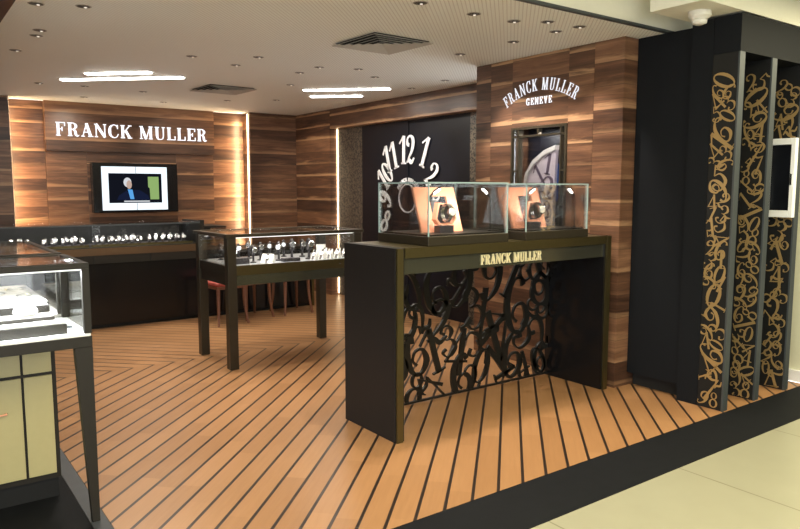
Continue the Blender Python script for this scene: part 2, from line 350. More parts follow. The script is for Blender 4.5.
# back wall: outer boards stand forward, a lit pocket each side, sign panel and a shallow television recess
st('wall_back', -1.6, 1.22, 9.50, 9.95, 0, ZC-.002, M['wood'])
st('wall_back', 1.2205, 1.624, 9.75, 9.95, 0, ZC-.002, M['wood'])
st('wall_back', 1.627, 3.797, 9.68, 9.95, 1.972, ZC-.002, M['wood'])
for i, (a, b) in enumerate(((1.627, 2.105), (2.108, 3.262), (3.265, 3.797))):
    st('wall_back', a, b, 9.74, 9.95, 0, 1.970, M['wood'])
st('wall_back', 3.80, 4.2645, 9.75, 9.95, 0, ZC-.002, M['wood'])
st('wall_back', 4.265, 5.3, 9.50, 9.95, 0, ZC-.002, M['wood'])
def cove_light(x, y, sgn, z0, z1, e, size, col=(1, .68, .38)):
    l = bpy.data.lights.new('cove_glow', 'AREA'); l.shape = 'RECTANGLE'; l.size = .03; l.size_y = z1-z0; l.energy = e; l.color = col
    o = bpy.data.objects.new('cove_glow', l); C.objects.link(o); o.location = (x, y, (z0+z1)/2)
    o.rotation_euler = Vector((sgn, .8, 0)).to_track_quat('-Z', 'Y').to_euler()
for x0, x1, nm in ((1.221, 1.228, 'left'), (4.257, 4.2645, 'right')):
    o = bx('light_strip', x0, x1, 9.56, 9.585, 0.02, ZC-.02, M['cove'])
    tag(o, 'tall warm light strip in the wall pocket %s of the back wall sign' % nm, 'light strip')
cove_light(1.235, 9.57, 1, .05, 2.5, 26, 0); cove_light(4.250, 9.57, -1, .05, 2.5, 30, 0)
# right wall with the clock alcove
st('wall_right', 5.0, 5.3, 8.50, 9.499, 0, ZC-.002, M['wood'])
st('wall_right', 5.0, 5.3, 4.78, 8.498, 2.32, ZC-.002, M['wood'])
st('wall_right', 5.14, 5.3, 8.47, 8.498, 0, 2.318, M['wood'])
o = bx('light_strip', 5.108, 5.118, 8.480, 8.492, 0.02, 2.315, M['cove']); tag(o, 'thin warm vertical light strip at the left edge of the clock alcove', 'light strip')
st('trim_2', 5.12, 5.3, 7.87, 8.468, 0, 2.318, M['stone'])
st('wall_right', 5.135, 5.3, 5.735, 7.868, 0, 2.318, M['navy'])
st('trim_3', 5.12, 5.134, 6.85, 7.868, 0, 2.318, M['navy'])
st('trim_4', 5.12, 5.3, 5.50, 5.732, 0, 2.318, M['stone'])
# walnut block
for y0, y1 in ((3.21, 3.475), (3.478, 4.592), (4.595, 4.78)):
    if y0 == 3.478:
        # middle bay with the opening of the display window
        for a, b, c, d in ((3.478, 3.72, 0, ZC), (4.33, 4.592, 0, ZC), (3.72, 4.33, 0, 1.0), (3.72, 4.33, 2.012, ZC)):
            st('wall_right', 4.342, 4.62, a, b, c, d-.002, M['wood'])
        o = MB(); o.box(4.342, 4.62, 3.478, 3.72, 0, ZC-.002); 
    else:
        st('wall_right', 4.342, 4.62, y0, y1, 0, ZC-.002, M['wood'])
st('wall_right', 4.62, 5.298, 3.24, 4.778, 0, ZC-.002, M['wood'])
# charcoal panels, header over the fins, adjoining shop
st('wall_right', 4.49, 5.60, 2.765, 3.205, 0.105, ZC-.002, M['panel'])
st('trim_5', 4.56, 5.6, 2.77, 3.2, 0, 0.104, M['dark'])
st('wall_right', 4.457, 5.60, 2.605, 2.762, 0, 2.61, M['panel'])
st('wall_right', 4.457, 7.5, 2.42, 2.602, 2.375, 2.612, M['panel'])
st('wall_right', 5.66, 7.5, 2.425, 3.2, 0, 2.374, M['creamwall'])
st('baseboard_right', 5.63, 5.659, 2.43, 3.2, 0, 0.09, M['white'])
st('wall_front_added', 1.6, 8.5, -3.6, -3.4, 0, 2.799, M['unseenwall'])  # unseen dark wall, added to give the glass cases darker reflections
st('wall_right', 8.4, 8.5, -3.4, 2.6, 0, 2.799, M['unseenwall'])
st('wall_left', -1.7, -1.6, 2.1, 9.75, 0, 2.8, M['wood'])

# ================================================================== NAME SIGNS
def text_widths(t, gap=.07): return [(ch, GL[ch][0] + gap) for ch in t]
def straight_sign(name, label, text, org, R, N, length, h, mat, depth=.02, letter='letter'):
    root = thing(name, label, 'sign', tuple(org))
    ws = text_widths(text); tot = sum(w for _, w in ws); sx = length / (tot * h); x = 0
    for ch, w in ws:
        if ch != ' ':
            mb = MB(); glyph(mb, GL[ch][1], R * (x*h*sx), R, ZU, N, h, 0, depth, (0, 0), 1.0, sx); mb.build(letter, mat, root)
        x += w
    return root
straight_sign('wall_sign', 'long lit white serif sign above the television on the back wall', 'FRANCK MULLER', Vector((1.737, 9.678, 2.157)), XR, YF, 1.965, .168, M['sign'], .012)
# arched sign on the walnut block
root = thing('wall_sign', 'small arched lit white sign above the framed window on the walnut block', 'sign', (4.341, 4.02, 1.64))
ws = text_widths('FRANCK MULLER', .17); tot = sum(w for _, w in ws); Rr = .655; x = 0; half = math.radians(34.8)
for ch, w in ws:
    a = half - (x + w/2) / tot * 2 * half
    if ch != ' ':
        c = YR * (-math.sin(a) * Rr) + ZU * (math.cos(a) * Rr)
        mb = MB(); glyph(mb, GL[ch][1], c, YR, ZU, XF, .096, a, .008, ((w-.17)/2, 0), .6, (2*half*Rr/tot/.096)); mb.build('letter', M['sign2'], root)
    x += w
ws = text_widths('GENEVE', .20); tot = sum(w for _, w in ws); x = 0
for ch, w in ws:
    mb = MB(); glyph(mb, GL[ch][1], YR * (-.145 + x/tot*.29) + ZU * (.545), YR, ZU, XF, .056, 0, .008, (0, 0), .6, .27/(tot*.056)); mb.build('letter', M['sign'], root)
    x += w

# ================================================================== TELEVISION
tv = thing('television', 'black framed wall television showing a grey-haired man on screen', 'television', (2.675, 9.708, 1.5))
MB().box(-.545, .545, -.13, 0, -.315, .33).build('frame', M['gloss'], tv, .006)
MB().box(-.438, .400, -.134, -.1305, -.283, .283).build('screen', M['scrwhite'], tv)
MB().box(-.355, .325, -.137, -.1345, -.190, .197).build('video_picture', M['scrblack'], tv)
def disc(cx, cz, rx, rz_, y0, y1, n=20): return MB().prism([(cx+rx*math.cos(2*PI*k/n), y0, cz+rz_*math.sin(2*PI*k/n)) for k in range(n)], (0, y1-y0, 0))
vp = [o for o in tv.children if o.name.startswith('video')][0]
MB().prism([(-.26,-.138,-.15),(.16,-.138,-.15),(.14,-.138,-.09),(.03,-.138,-.02),(-.12,-.138,-.02),(-.23,-.138,-.09)], (0,-.001,0)).build('suit', M['scrsuit'], vp)
disc(-.12, .080, .050, .062, -.1392, -.1402).build('hair', M['scrhair'], vp)
disc(-.100, .050, .034, .056, -.1404, -.1412).build('face', M['scrskin'], vp)
MB().prism([(-.12,-.1404,-.01),(-.06,-.1404,-.015),(-.04,-.1404,-.14),(-.09,-.1404,-.14)], (0,-.001,0)).build('shirt', M['scrblue'], vp)
MB().prism([(.145,-.138,.155),(.285,-.138,.155),(.285,-.138,-.145),(.17,-.138,-.145),(.165,-.138,0),(.145,-.138,.02)], (0,-.001,0)).build('lit_doorway', M['scrgreen'], vp)
MB().box(-.17, .16, -.1395, -.138, -.176, -.160).build('caption_bar', M['scrhair'], vp)
MB().box(-.008, -.003, -.139, -.1345, -.283, -.192).build('panel_seam', M['gloss'], tv); MB().box(-.012, -.007, -.139, -.1345, .199, .283).build('panel_seam', M['gloss'], tv)

# ================================================================== CEILING FITTINGS
def linear_light(label, a, b):
    a = Vector((*a, 0)); b = Vector((*b, 0)); d = b - a; l = d.length; ang = math.atan2(d.y, d.x); m = (a+b)/2
    t = thing('linear_light', label, 'ceiling light', (m.x, m.y, ZC), ang)
    MB().box(-l/2-.02, l/2+.02, -.055, .055, -.006, -.001).build('housing', M['plastic'], t)
    MB().box(-l/2, l/2, -.038, .038, -.016, -.0065).build('diffuser', M['led'], t)
    ld = bpy.data.lights.new('linear_glow', 'AREA'); ld.shape = 'RECTANGLE'; ld.size = l; ld.size_y = .08; ld.energy = 9*l; ld.color = (1, .93, .82)
    lo = bpy.data.objects.new('linear_glow', ld); C.objects.link(lo); lo.location = (m.x, m.y, ZC-.03); lo.rotation_euler = (0, 0, ang)
linear_light('longer white light strip of the left pair in the ceiling', (1.48, 7.746), (2.40, 6.88))
linear_light('shorter white light strip of the left pair, nearer the television', (1.594, 7.20), (2.05, 6.76))
linear_light('longer white light strip of the right pair near the clock alcove', (3.786, 6.985), (4.485, 6.33))
linear_light('shorter white light strip of the right pair, below the longer one', (4.114, 7.42), (4.557, 7.00))
def vent(label, c):
    t = thing('air_vent', label, 'air vent', (c[0], c[1], ZC), math.radians(2))
    MB().box(-.25, .25, -.25, .25, -.004, -.001).build('back_plate', M['dark'], t)
    for i in range(5):
        r = .27 - i*.052; q = r - .034; z0 = -.020; z1 = -.006
        mb = MB()
        for k in range(4):
            a = k*PI/2 + PI/4; b = a + PI/2; s2 = math.sqrt(2)
            P = lambda rr, an, z: (rr*s2*math.cos(an), rr*s2*math.sin(an), z)
            mb.add([P(r,a,z0),P(r,b,z0),P(q,b,z1),P(q,a,z1),P(r,a,z0+.003),P(r,b,z0+.003),P(q,b,z1+.003),P(q,a,z1+.003)],
                   [(0,1,2,3),(4,7,6,5),(0,4,5,1),(2,6,7,3),(1,5,6,2),(0,3,7,4)])
        mb.build('louvre', M['grill'], t)
    return t
vent('square louvred ceiling vent above the display desk', (3.06, 4.42))
vent('square louvred ceiling vent near the back wall, beside the left light strips', (3.04, 7.45))
# recessed downlights
dl = thing('downlight', 'x', 'downlight', (0, 0, ZC))
MB().lathe([(.040,-.001),(.046,-.001),(.046,-.003),(.041,-.004)], 20).build('trim_ring', M['grill'], dl)
MB().lathe([(.039,-.0015),(.039,-.004),(.001,-.004)], 20).build('dark_reflector', M['dark'], dl)
MB().lathe([(.009,-.0045),(.010,-.007),(.005,-.009),(.001,-.009)], 12, c=(.012,.006,0)).build('bulb', M['lamp'], dl)
spots = [(.78,4.71),(1.02,4.61),(.92,5.47),(.93,5.67),(.89,6.36),(2.1,5.79),(2.56,5.97),(2.56,5.5),(1.34,8.18),(1.77,8.13),(1.97,9.1),(2.4,8.2),(2.89,9.03),(3.48,8.4),
         (2.6,3.36),(3.03,3.37),(3.83,4.42),(3.21,5.63),(3.21,6.0),(3.55,5.51),(3.93,5.8),(4.62,5.56),(4.68,6.2),(3.37,3.36),(3.82,3.40),(3.84,3.21),(3.83,3.82),(3.56,3.24),(3.95,8.0),(3.5,6.75)]
first = True
for x, y in spots:
    if y < 3.9: lb, g = 'small recessed downlight in the ribbed ceiling over the display desk', 'downlights over the display desk'
    elif x < 1.3 and y < 6.5: lb, g = 'small recessed downlight in the ceiling above the left showcases', 'downlights above the left showcases'
    elif y > 7.9: lb, g = 'small recessed downlight in the ceiling near the back wall', 'downlights near the back wall'
    elif x > 4.3: lb, g = 'small recessed downlight in the ceiling in front of the clock alcove', 'downlights by the clock alcove'
    else: lb, g = 'small recessed downlight in the ceiling above the centre display table', 'downlights above the centre table'
    if first: dl.location = (x, y, ZC); dl['label'] = lb; dl['group'] = g; first = False
    else: dup(dl, (x, y, ZC), None, lb, g)
sd = thing('smoke_detector', 'round white smoke detector under the soffit above the charcoal column', 'smoke detector', (4.27, 2.60, 2.6245))
MB().lathe([(.07,0),(.07,-.03),(.05,-.05)], 24).build('base', M['plastic'], sd, smooth=False)
MB().lathe([(.048,-.05),(.045,-.075),(.02,-.085),(.001,-.085)], 24).build('sensor_dome', M['plastic'], sd, smooth=True)

# ================================================================== CLOCK ON THE BLACK WALL
ck = thing('wall_clock', 'large dial of loose white numerals on the black alcove wall', 'clock', (5.119, 6.85, 1.38))
def num(txt, y, z, h, rot, bold=1.1, sx=.8):
    mb = MB(); r = math.radians(rot); n = len(txt)
    for i, ch in enumerate(txt):
        off = (i - (n-1)/2) * h * (.44 if '1' in txt else .5)
        glyph(mb, GD[ch], Vector((0, y-6.85, z-1.38)) + (YR*math.cos(r) + ZU*math.sin(r)) * off, YR, ZU, XF, h, r, .012, (.3,.5), bold, sx)
    mb.build('numeral', M['numeral'], ck)
num('12', 6.87, 1.965, .34, 0); num('11', 7.21, 1.885, .34, 17); num('1', 6.52, 1.925, .36, -22)
num('2', 6.39, 1.66, .31, -42); num('10', 7.33, 1.655, .31, 45); num('9', 7.33, 1.37, .29, 60, 1.3); num('8', 7.32, 1.09, .30, -30, 1.3)
num('7', 7.14, .86, .26, 145); num('6', 6.85, .82, .27, 180); num('5', 6.56, .86, .26, 215); num('4', 6.38, 1.11, .25, 250); num('3', 6.36, 1.385, .24, -78)
mb = MB(); mb.tube([(-.014, .17*math.cos(2*PI*k/40), .17*math.sin(2*PI*k/40)) for k in range(40)], .008, 6, True); mb.build('inner_ring', M['numeral'], ck)
ws = text_widths('FRANCK MULLER'); tot = sum(w for _, w in ws); x = 0; half = math.radians(60); mb = MB()
for ch, w in ws:
    a = half - (x + w/2)/tot*2*half
    if ch != ' ': glyph(mb, GL[ch][1], YR*(-math.sin(a)*.205) + ZU*(math.cos(a)*.205), YR, ZU, XF, .045, a, .015, ((w-.07)/2,0), 1.0, .8)
    x += w
mb.build('arched_lettering', M['numeral'], ck)

# ================================================================== WINDOW IN THE WALNUT BLOCK
dw = thing('display_window', 'dark lattice framed window with a big dial segment in the walnut block', 'display window', (4.342, 4.025, 1.0))
def wbox(mb, y0, y1, z0, z1, x0, x1): return mb.box(x0, x1, y0-4.025, y1-4.025, z0-1.0, z1-1.0)
mb = MB()
for y0, y1, z0, z1 in ((3.722,3.742,1.002,2.01),(4.308,4.328,1.002,2.01),(3.742,4.308,1.002,1.022),(3.742,4.308,1.99,2.01),
                       (3.775,3.789,1.022,1.99),(4.235,4.25,1.022,1.99),(3.742,4.308,1.925,1.94),(3.742,4.308,1.08,1.095)): wbox(mb, y0, y1, z0, z1, -.012, .03)
for z in (1.36, 1.64): 
    wbox(mb, 3.742, 3.775, z, z+.012, -.008, .028); wbox(mb, 4.25, 4.308, z, z+.012, -.008, .028)
for y in (4.02,): wbox(mb, y, y+.012, 1.94, 1.99, -.008, .028)
mb.build('frame', M['bronze'], dw)
wbox(MB(), 3.722, 4.328, 1.002, 2.01, .20, .21).build('back_panel', M['navy'], dw)
wbox(MB(), 3.743, 4.307, 1.023, 1.989, .012, .016).build('glass_pane', M['dkglass'], dw)
# dial segment: a quarter of a curved watch dial
def dialpt(t, s=1.0):   # t 0..1 along the curved rim from lower left to the top point
    P = [(4.21,1.20),(4.225,1.40),(4.22,1.525),(4.205,1.625),(4.12,1.735),(3.995,1.812),(3.875,1.85)]
    f = t*(len(P)-1); i = min(int(f), len(P)-2); f -= i
    return (P[i][0]*(1-f)+P[i+1][0]*f, P[i][1]*(1-f)+P[i+1][1]*f)
rim = [dialpt(k/24) for k in range(25)]
def inn(p, s): return (3.90 + (p[0]-3.90)*s, 1.30 + (p[1]-1.30)*s)
mb = MB()
for i in range(24):
    a, b = rim[i], rim[i+1]; c, d = inn(b, .93), inn(a, .93)
    mb.prism([(0.035, p[0]-4.025, p[1]-1.0) for p in (a,b,c,d)], (.05,0,0))
mb.build('dial_rim', M['white'], dw)
poly = [inn(p, .93) for p in rim] + [(3.90, 1.16)]
MB().prism([(.050, p[0]-4.025, p[1]-1.0) for p in poly], (.03,0,0)).build('dial_face', M['lilac'], dw)
mb = MB()
for ch, y, z, h, r in (('1',3.96,1.70,.17,-10),('2',3.945,1.50,.2,10),('1',4.06,1.62,.16,35),('0',4.12,1.46,.18,60),('9',4.12,1.30,.16,85),('3',3.97,1.32,.15,-20),('8',4.03,1.47,.13,30)):
    glyph(mb, GD[ch], Vector((.049, y-4.025, z-1.0)), YR, ZU, XF, h, math.radians(r), .004)
mb.build('dial_numerals', M['ink'], dw)
wbox(MB(), 3.745, 3.92, 1.40, 1.70, .10, .12).build('blue_card', M['blue'], dw)

# ================================================================== NUMERAL FINS AT THE RIGHT
def fin(label, x, seed, top=2.374):
    t = thing('decorative_fin', label, 'decorative panel', (x, 2.42, 0))
    MB().box(.004, .058, .0125, .184, 0, top).build('panel', M['black'], t)
    MB().box(0, .062, 0, .012, 0, top).build('edge_strip', M['greymetal'], t)
    r = random.Random(seed); mb = MB(); z = .05
    while z < top-.10:
        for c in ((.055, .13) if r.random() < .75 else (.09,)):
            d = r.choice('0123456789'); h = r.uniform(.105, .135) if c != .09 else r.uniform(.16, .19)
            glyph(mb, GD[d], Vector((.0035, .012+c, min(z + r.uniform(-.01,.02), top-.08))), YR, ZU, XF, h, math.radians(r.uniform(-70, 70)), .003+.0008*r.random(), (.3,.5), .82)
        z += .080
    # keep inside the panel
    mb.v = [(v[0], min(max(v[1], .014), .182), min(max(v[2], .01), top-.005)) for v in mb.v]
    mb.build('gold_numerals', M['goldpaint'], t)
    return t
fin('leftmost of the three black fins covered in gold numerals, at the corner', 4.457, 3)
fin('middle of the three black fins covered in gold numerals', 4.875, 11)
f3 = fin('rightmost of the three black fins covered in gold numerals, carrying the white framed box', 5.31, 23)
wb = thing('display_box', 'small white framed glass box fixed to the rightmost numeral fin', 'display box', (5.309, 2.52, 1.575))
fr = MB()
for y0, y1, z0, z1 in ((-.105,-.075,-.285,.285),(.075,.105,-.285,.285),(-.075,.075,-.285,-.235),(-.075,.075,.24,.285)): fr.box(-.05, -.0065, y0, y1, z0, z1)
fr.build('frame', M['white'], wb, .003)
MB().box(-.014, -.010, -.074, .074, -.234, .239).build('back_panel', M['navy'], wb)
MB().box(-.036, -.032, -.074, .074, -.234, .239).build('glass_pane', M['glass'], wb)
MB().box(-.062, -.051, -.095, -.083, -.05, .03).build('handle', M['steel'], wb)

# ================================================================== THE DISPLAY DESK (numeral screen desk)
dk = thing('display_desk', 'long dark display desk with cut-out numeral screen and gold lettering', 'display desk', (3.31, 3.5, 0))
def D(name, x0, x1, y0, y1, z0, z1, mat, bev=0): return MB().box(x0-3.31, x1-3.31, y0-3.5, y1-3.5, z0, z1).build(name, mat, dk, bev)
sp_ = D('side_panel', 2.332, 2.398, 3.245, 3.80, 0, 1.156, M['desk'])
MB().box(2.338-3.31, 2.382-3.31, 3.23-3.5, 3.244-3.5, 0, 1.154).build('brass_edge', M['brass'], sp_)
sp2 = D('side_panel', 4.225, 4.29, 3.245, 3.80, 0, 1.156, M['gloss'])
MB().box(4.24-3.31, 4.284-3.31, 3.23-3.5, 3.244-3.5, 0, 1.154).build('brass_edge', M['brass'], sp2)
D('desk_top', 2.3985, 4.2245, 3.235, 3.80, 1.096, 1.156, M['brass'])
D('lower_band', 2.3985, 4.2245, 3.255, 3.275, 1.0, 1.0955, M['pewter'])
D('lower_band', 2.3985, 4.2245, 3.276, 3.80, 1.06, 1.0955, M['desk'])
ws = text_widths('FRANCK MULLER'); tot = sum(w for _, w in ws); x = 0; ln = 0.56
for ch, w in ws:
    if ch != ' ':
        mb = MB(); glyph(mb, GL[ch][1], Vector((3.005-3.31 + x/tot*ln, 3.2545-3.5, 1.018)), XR, ZU, YF, .064, 0, .008, (0,0), 1.1, ln/(tot*.064)); mb.build('letter', M['gold'], dk)
    x += w
# screen
scr = MB(); Y0 = 3.765-3.5
scr.box(2.40-3.31, 4.223-3.31, Y0, Y0+.02, .012, .026)
scr.box(2.40-3.31, 4.223-3.31, Y0, Y0+.02, 1.04, 1.058)
DG = [('0', 2.84, 0.798, 0.273, 20), ('6', 3.059, 0.793, 0.322, 12), ('9', 3.3, 0.816, 0.317, -10), ('0', 2.824, 0.572, 0.246, -12), ('6', 2.893, 0.374, 0.319, 8), ('1', 3.035, 0.354, 0.31, 18), ('2', 3.097, 0.562, 0.297, -8), ('3', 3.182, 0.414, 0.215, 10), ('4', 3.268, 0.322, 0.319, -8), ('8', 2.885, 0.105, 0.237, -15), ('7', 3.065, 0.074, 0.213, 62), ('6', 3.308, 0.137, 0.307, 8), ('0', 3.506, 0.182, 0.254, -20), ('1', 3.66, 0.189, 0.289, 42), ('9', 3.829, 0.227, 0.34, 175), ('6', 3.863, 0.6, 0.401, 6), ('9', 3.595, 0.837, 0.327, -12), ('8', 4.092, 0.768, 0.346, 18), ('1', 3.803, 0.837, 0.32, -28), ('7', 3.549, 0.586, 0.327, 190), ('8', 4.098, 0.56, 0.237, 60), ('2', 4.128, 0.348, 0.287, 35), ('4', 3.687, 0.402, 0.394, 200), ('3', 3.419, 0.629, 0.293, 15), ('5', 3.967, 0.399, 0.282, -30), ('6', 4.134, 0.152, 0.24, 0), ('5', 3.402, 0.408, 0.264, 30), ('0', 3.942, 0.099, 0.173, 10), ('2', 2.927, 0.609, 0.208, 40), ('7', 3.207, 0.709, 0.257, -20)]
DG += [('3',2.56,.9,.36,10),('8',2.52,.55,.38,-20),('1',2.66,.62,.36,25),('5',2.60,.22,.34,-30),('9',2.74,.34,.34,160),('2',2.68,.90,.34,30),
       ('7',3.02,.12,.2,90),('2',3.42,.10,.2,20),('1',3.75,.10,.2,-70),('4',3.95,.12,.2,20),('0',4.12,.14,.22,30),('6',4.16,.95,.28,10),('4',2.86,.98,.2,70),('5',3.45,.98,.2,-60),('1',3.6,.45,.3,-50),('3',3.92,.92,.26,200),('9',4.14,.68,.3,10)]
for k, (ch, x, z, h, rot) in enumerate(DG):
    glyph(scr, GD[ch], Vector((x-3.31, Y0+.02+.0004*(k%5), z)), XR, ZU, YF, h*1.10, math.radians(rot), .018, (.3,.5), .84, 1.0)
scr.v = [(min(max(v[0], 2.40-3.31), 4.223-3.31), v[1], min(max(v[2], .012), 1.055)) for v in scr.v]
scr.build('numeral_screen', M['iron'], dk)

# glass cases on the desk
def glass_case(x0, x1, y0, y1, z, zt, label):
    cx, cy = (x0+x1)/2, (y0+y1)/2
    t = thing('display_case', label, 'display case', (cx, cy, z)); w, d, H = (x1-x0)/2, (y1-y0)/2, zt - z
    MB().box(-w-.008, w+.008, -d-.008, d+.002, 0, .056).build('plinth', M['bronze'], t, .003)
    MB().box(-w+.02, w-.02, -d+.02, d-.02, .0565, .066).build('inner_plate', M['bronze2'], t)
    g = .005
    for nm, b in (('glass_pane', (-w,w,-d,-d+g)), ('glass_pane', (-w,w,d-g,d)), ('glass_pane', (-w,-w+g,-d+g,d-g)), ('glass_pane', (w-g,w,-d+g,d-g))):
        MB().box(b[0],b[1],b[2],b[3],.057,H-g).build(nm, M['glass'], t)
    MB().box(-w, w, -d, d, H-g, H).build('glass_lid', M['glass'], t)
    e = MB(); q = .0035
    for sx in (-1,1):
        for sy in (-1,1):
            e.box(sx*w-q, sx*w+q, sy*d-q, sy*d+q, .057, H+q)
        e.box(sx*w-q, sx*w+q, -d, d, H-q, H+q)
    for sy in (-1,1): e.box(-w, w, sy*d-q, sy*d+q, H-q, H+q)
    e.build('polished_edges', M['gedge'], t)
    return t
ZD = 1.1565
glass_case(2.585, 3.235, 3.255, 3.775, ZD, 1.535, 'left of the two glass cases standing on the display desk')
glass_case(3.41, 4.03, 3.255, 3.765, ZD, 1.530, 'right of the two glass cases standing on the display desk')
ZI = ZD + .0665
def copper_stand(x, y, label):
    t = thing('copper_frame', label, 'display frame', (x, y, ZI))
    lean = .10/.285; W, H = .34, .285; a, b, c, d2 = .115, .115+.145, .045, .225
    def q(x0, x1, z0, z1): 
        P = lambda xx, zz, e: (xx-W/2, zz*lean + e, zz)
        return [P(x0,z0,0),P(x1,z0,0),P(x1,z0,.018),P(x0,z0,.018)], [P(x0,z1,0),P(x1,z1,0),P(x1,z1,.018),P(x0,z1,.018)]
    mb = MB()
    for r_ in ((0,a,0,H),(b,W,0,H),(a,b,0,c),(a,b,d2,H)): mb.hexa(*q(*r_))
    mb.build('leaning_frame', M['copper'], t)
    MB().hexa([(-.02,.06,0),(.02,.06,0),(.02,.12,0),(-.02,.12,0)], [(-.02,.10,.2),(.02,.10,.2),(.02,.105,.2),(-.02,.105,.2)]).build('rear_strut', M['leather'], t)
    return t
def hex_stand(x, y, label):
    t = thing('watch_stand', label, 'watch stand', (x, y, ZI))
    pts = [(-.085,.075),(-.055,.04),(.055,.04),(.085,.08),(.05,.17),(-.06,.18)]
    MB().box(-.055,.055,-.03,.03,0,.045).build('plinth', M['leather'], t)
    mb = MB(); n = 6
    for i in range(6):
        a_, b_ = pts[i], pts[(i+1) % 6]; s_ = .84
        c_, d_ = (b_[0]*s_, .11+(b_[1]-.11)*s_), (a_[0]*s_, .11+(a_[1]-.11)*s_)
        mb.prism([(p[0], -.02, p[1]+.01) for p in (a_,b_,c_,d_)], (0,.04,0))
    mb.build('hexagonal_holder', M['copper'], t)
    MB().prism([(p[0]*.83, .0, .12+(p[1]-.11)*.83) for p in pts], (0,.018,0)).build('cushion', M['leather'], t)
    return t
def wrist_watch(name, label, loc, rz=0, s=1.0, group=None, stand=True, strapmat='leather', tilt=0):
    t = thing(name, label, 'watch', loc, rz, group)
    zc = .052
    mb = MB(); N = 22
    R0, R1 = (.027, .034), None
    # oval strap loop
    ring = []
    for k in range(N):
        a = 2*PI*k/N; cx, cz = .030*math.cos(a), .036*math.sin(a)
        nx, nz = math.cos(a), math.sin(a)
        ring.append([(-.009*1, 0, 0)] and [(-.010, cx, zc+cz), (.010, cx, zc+cz), (.010, cx+nx*.004, zc+cz+nz*.004), (-.010, cx+nx*.004, zc+cz+nz*.004)])
    vs = [p for r_ in ring for p in r_]
    fs = [(4*i+j, 4*i+(j+1)%4, 4*((i+1)%N)+(j+1)%4, 4*((i+1)%N)+j) for i in range(N) for j in range(4)]
    mb.add(vs, fs).build('strap', M[strapmat], t)
    MB().lathe([(.020,-.030),(.021,-.034),(.021,-.041),(.018,-.0425)], 18, c=(0,0,zc+.004), axis='y').build('watch_case', M['steel'], t)
    MB().lathe([(.0165,-.0426),(.0165,-.0434)], 16, c=(0,0,zc+.004), axis='y').build('dial', M['white'], t)
    if stand: MB().hexa([(-.014,-.02,0),(.014,-.02,0),(.014,.025,0),(-.014,.025,0)], [(-.0095,-.02,zc-.02),(.0095,-.02,zc-.02),(.0095,.02,zc-.02),(-.0095,.02,zc-.02)]).build('holder', M['leather'], t)
    t.scale = (s, s, s)
    return t
for i, dx in enumerate((0, .805)):
    wh = ('left', 'right')[i]
    copper_stand(2.865+dx, 3.46, 'leaning copper frame behind the watch in the %s desk case' % wh)
    hex_stand(2.825+dx, 3.40, 'copper hexagonal holder in the %s desk case' % wh)
    w_ = wrist_watch('wrist_watch', 'large round steel watch in the hexagonal holder of the %s desk case' % wh, (2.80+dx, 3.345, ZI+.055), .0, 1.4, stand=False, strapmat='steel')
def case_lamp(x, y, d, label):
    t = thing('case_lamp', label, 'lamp', (x, y, ZI))
    MB().lathe([(.014,0),(.014,.006),(.005,.008)], 14).build('base', M['iron'], t)
    MB().tube([(0,0,.006),(0,0,.20),(d*.012,0,.225)], .0035, 8).build('pole', M['iron'], t)
    MB().tube([(d*.010,0,.222),(d*.045,-.005,.262),(d*.085,-.01,.285)], .007, 8).build('lamp_head', M['iron'], t)
    MB().tube([(d*.040,-.006,.247),(d*.080,-.011,.273)], .0065, 8).build('light_bar', M['led'], t)
    l = bpy.data.lights.new('case_beam', 'SPOT'); l.energy = 4.5; l.spot_size = math.radians(120); l.spot_blend = .7; l.shadow_soft_size = .015; l.color = (1,.95,.88)
    o = bpy.data.objects.new('case_beam', l); C.objects.link(o); o.location = (x+d*.07, y-.035, ZI+.25)
    o.rotation_euler = Vector((d*.2, .14, -.10)).to_track_quat('-Z', 'Y').to_euler()
case_lamp(3.185, 3.36, -1, 'thin black lamp with lit head at the right end of the left desk case')
case_lamp(2.625, 3.31, 1, 'thin black lamp at the left front corner of the left desk case')
case_lamp(3.975, 3.32, -1, 'thin black lamp with lit head at the right end of the right desk case')
case_lamp(3.455, 3.31, 1, 'thin black lamp at the left front corner of the right desk case')

# ================================================================== CENTRE DISPLAY TABLE
X0, X1, YA, YB = 2.205, 3.50, 5.40, 6.13
ct = thing('display_table', 'glass topped display table on square dark legs in the middle of the shop', 'display table', ((X0+X1)/2, (YA+YB)/2, 0))
ox, oy = (X0+X1)/2, (YA+YB)/2
def T(name, x0, x1, y0, y1, z0, z1, mat, bev=0): return MB().box(x0-ox, x1-ox, y0-oy, y1-oy, z0, z1).build(name, M[mat], ct, bev)
for x in (X0, X1-.075):
    for y in (YA, YB-.075): T('leg', x, x+.075, y, y+.075, 0, 1.10, 'bronze', .002)
q = .0755
for y, in ((YA+.006,), (YB-.03,)): T('apron', X0+q, X1-q, y, y+.024, .785, .865, 'brass')
for x in (X0+.006, X1-.03): T('apron', x, x+.024, YA+q, YB-q, .785, .865, 'bronze2')
dr = T('drawer_front', X0+q, X1-q, YA+.016, YA+.034, .70, .784, 'pewter')
T('drawer_front', X0+q, X1-q, YB-.034, YB-.016, .70, .784, 'pewter')
T('drawer_front', X0+.016, X0+.034, YA+q, YB-q, .70, .784, 'bronze2'); T('drawer_front', X1-.034, X1-.016, YA+q, YB-q, .70, .784, 'bronze2')
MB().lathe([(.008,0),(.008,-.004)], 12, c=(3.27-ox, YA-oy+.0055, .825), axis='y').build('lock', M['steel'], ct)
T('display_floor', X0+.0765, X1-.0765, YA+.035, YB-.035, .850, .866, 'grey')
T('display_floor', X0+.03, X1-.03, YA+.0765, YB-.0765, .8495, .8655, 'grey')
T('top_frame', X0-.02, X1+.02, YA-.012, YA+.035, 1.101, 1.128, 'bronze', .002); T('top_frame', X0-.02, X1+.02, YB-.035, YB+.012, 1.101, 1.128, 'bronze', .002)
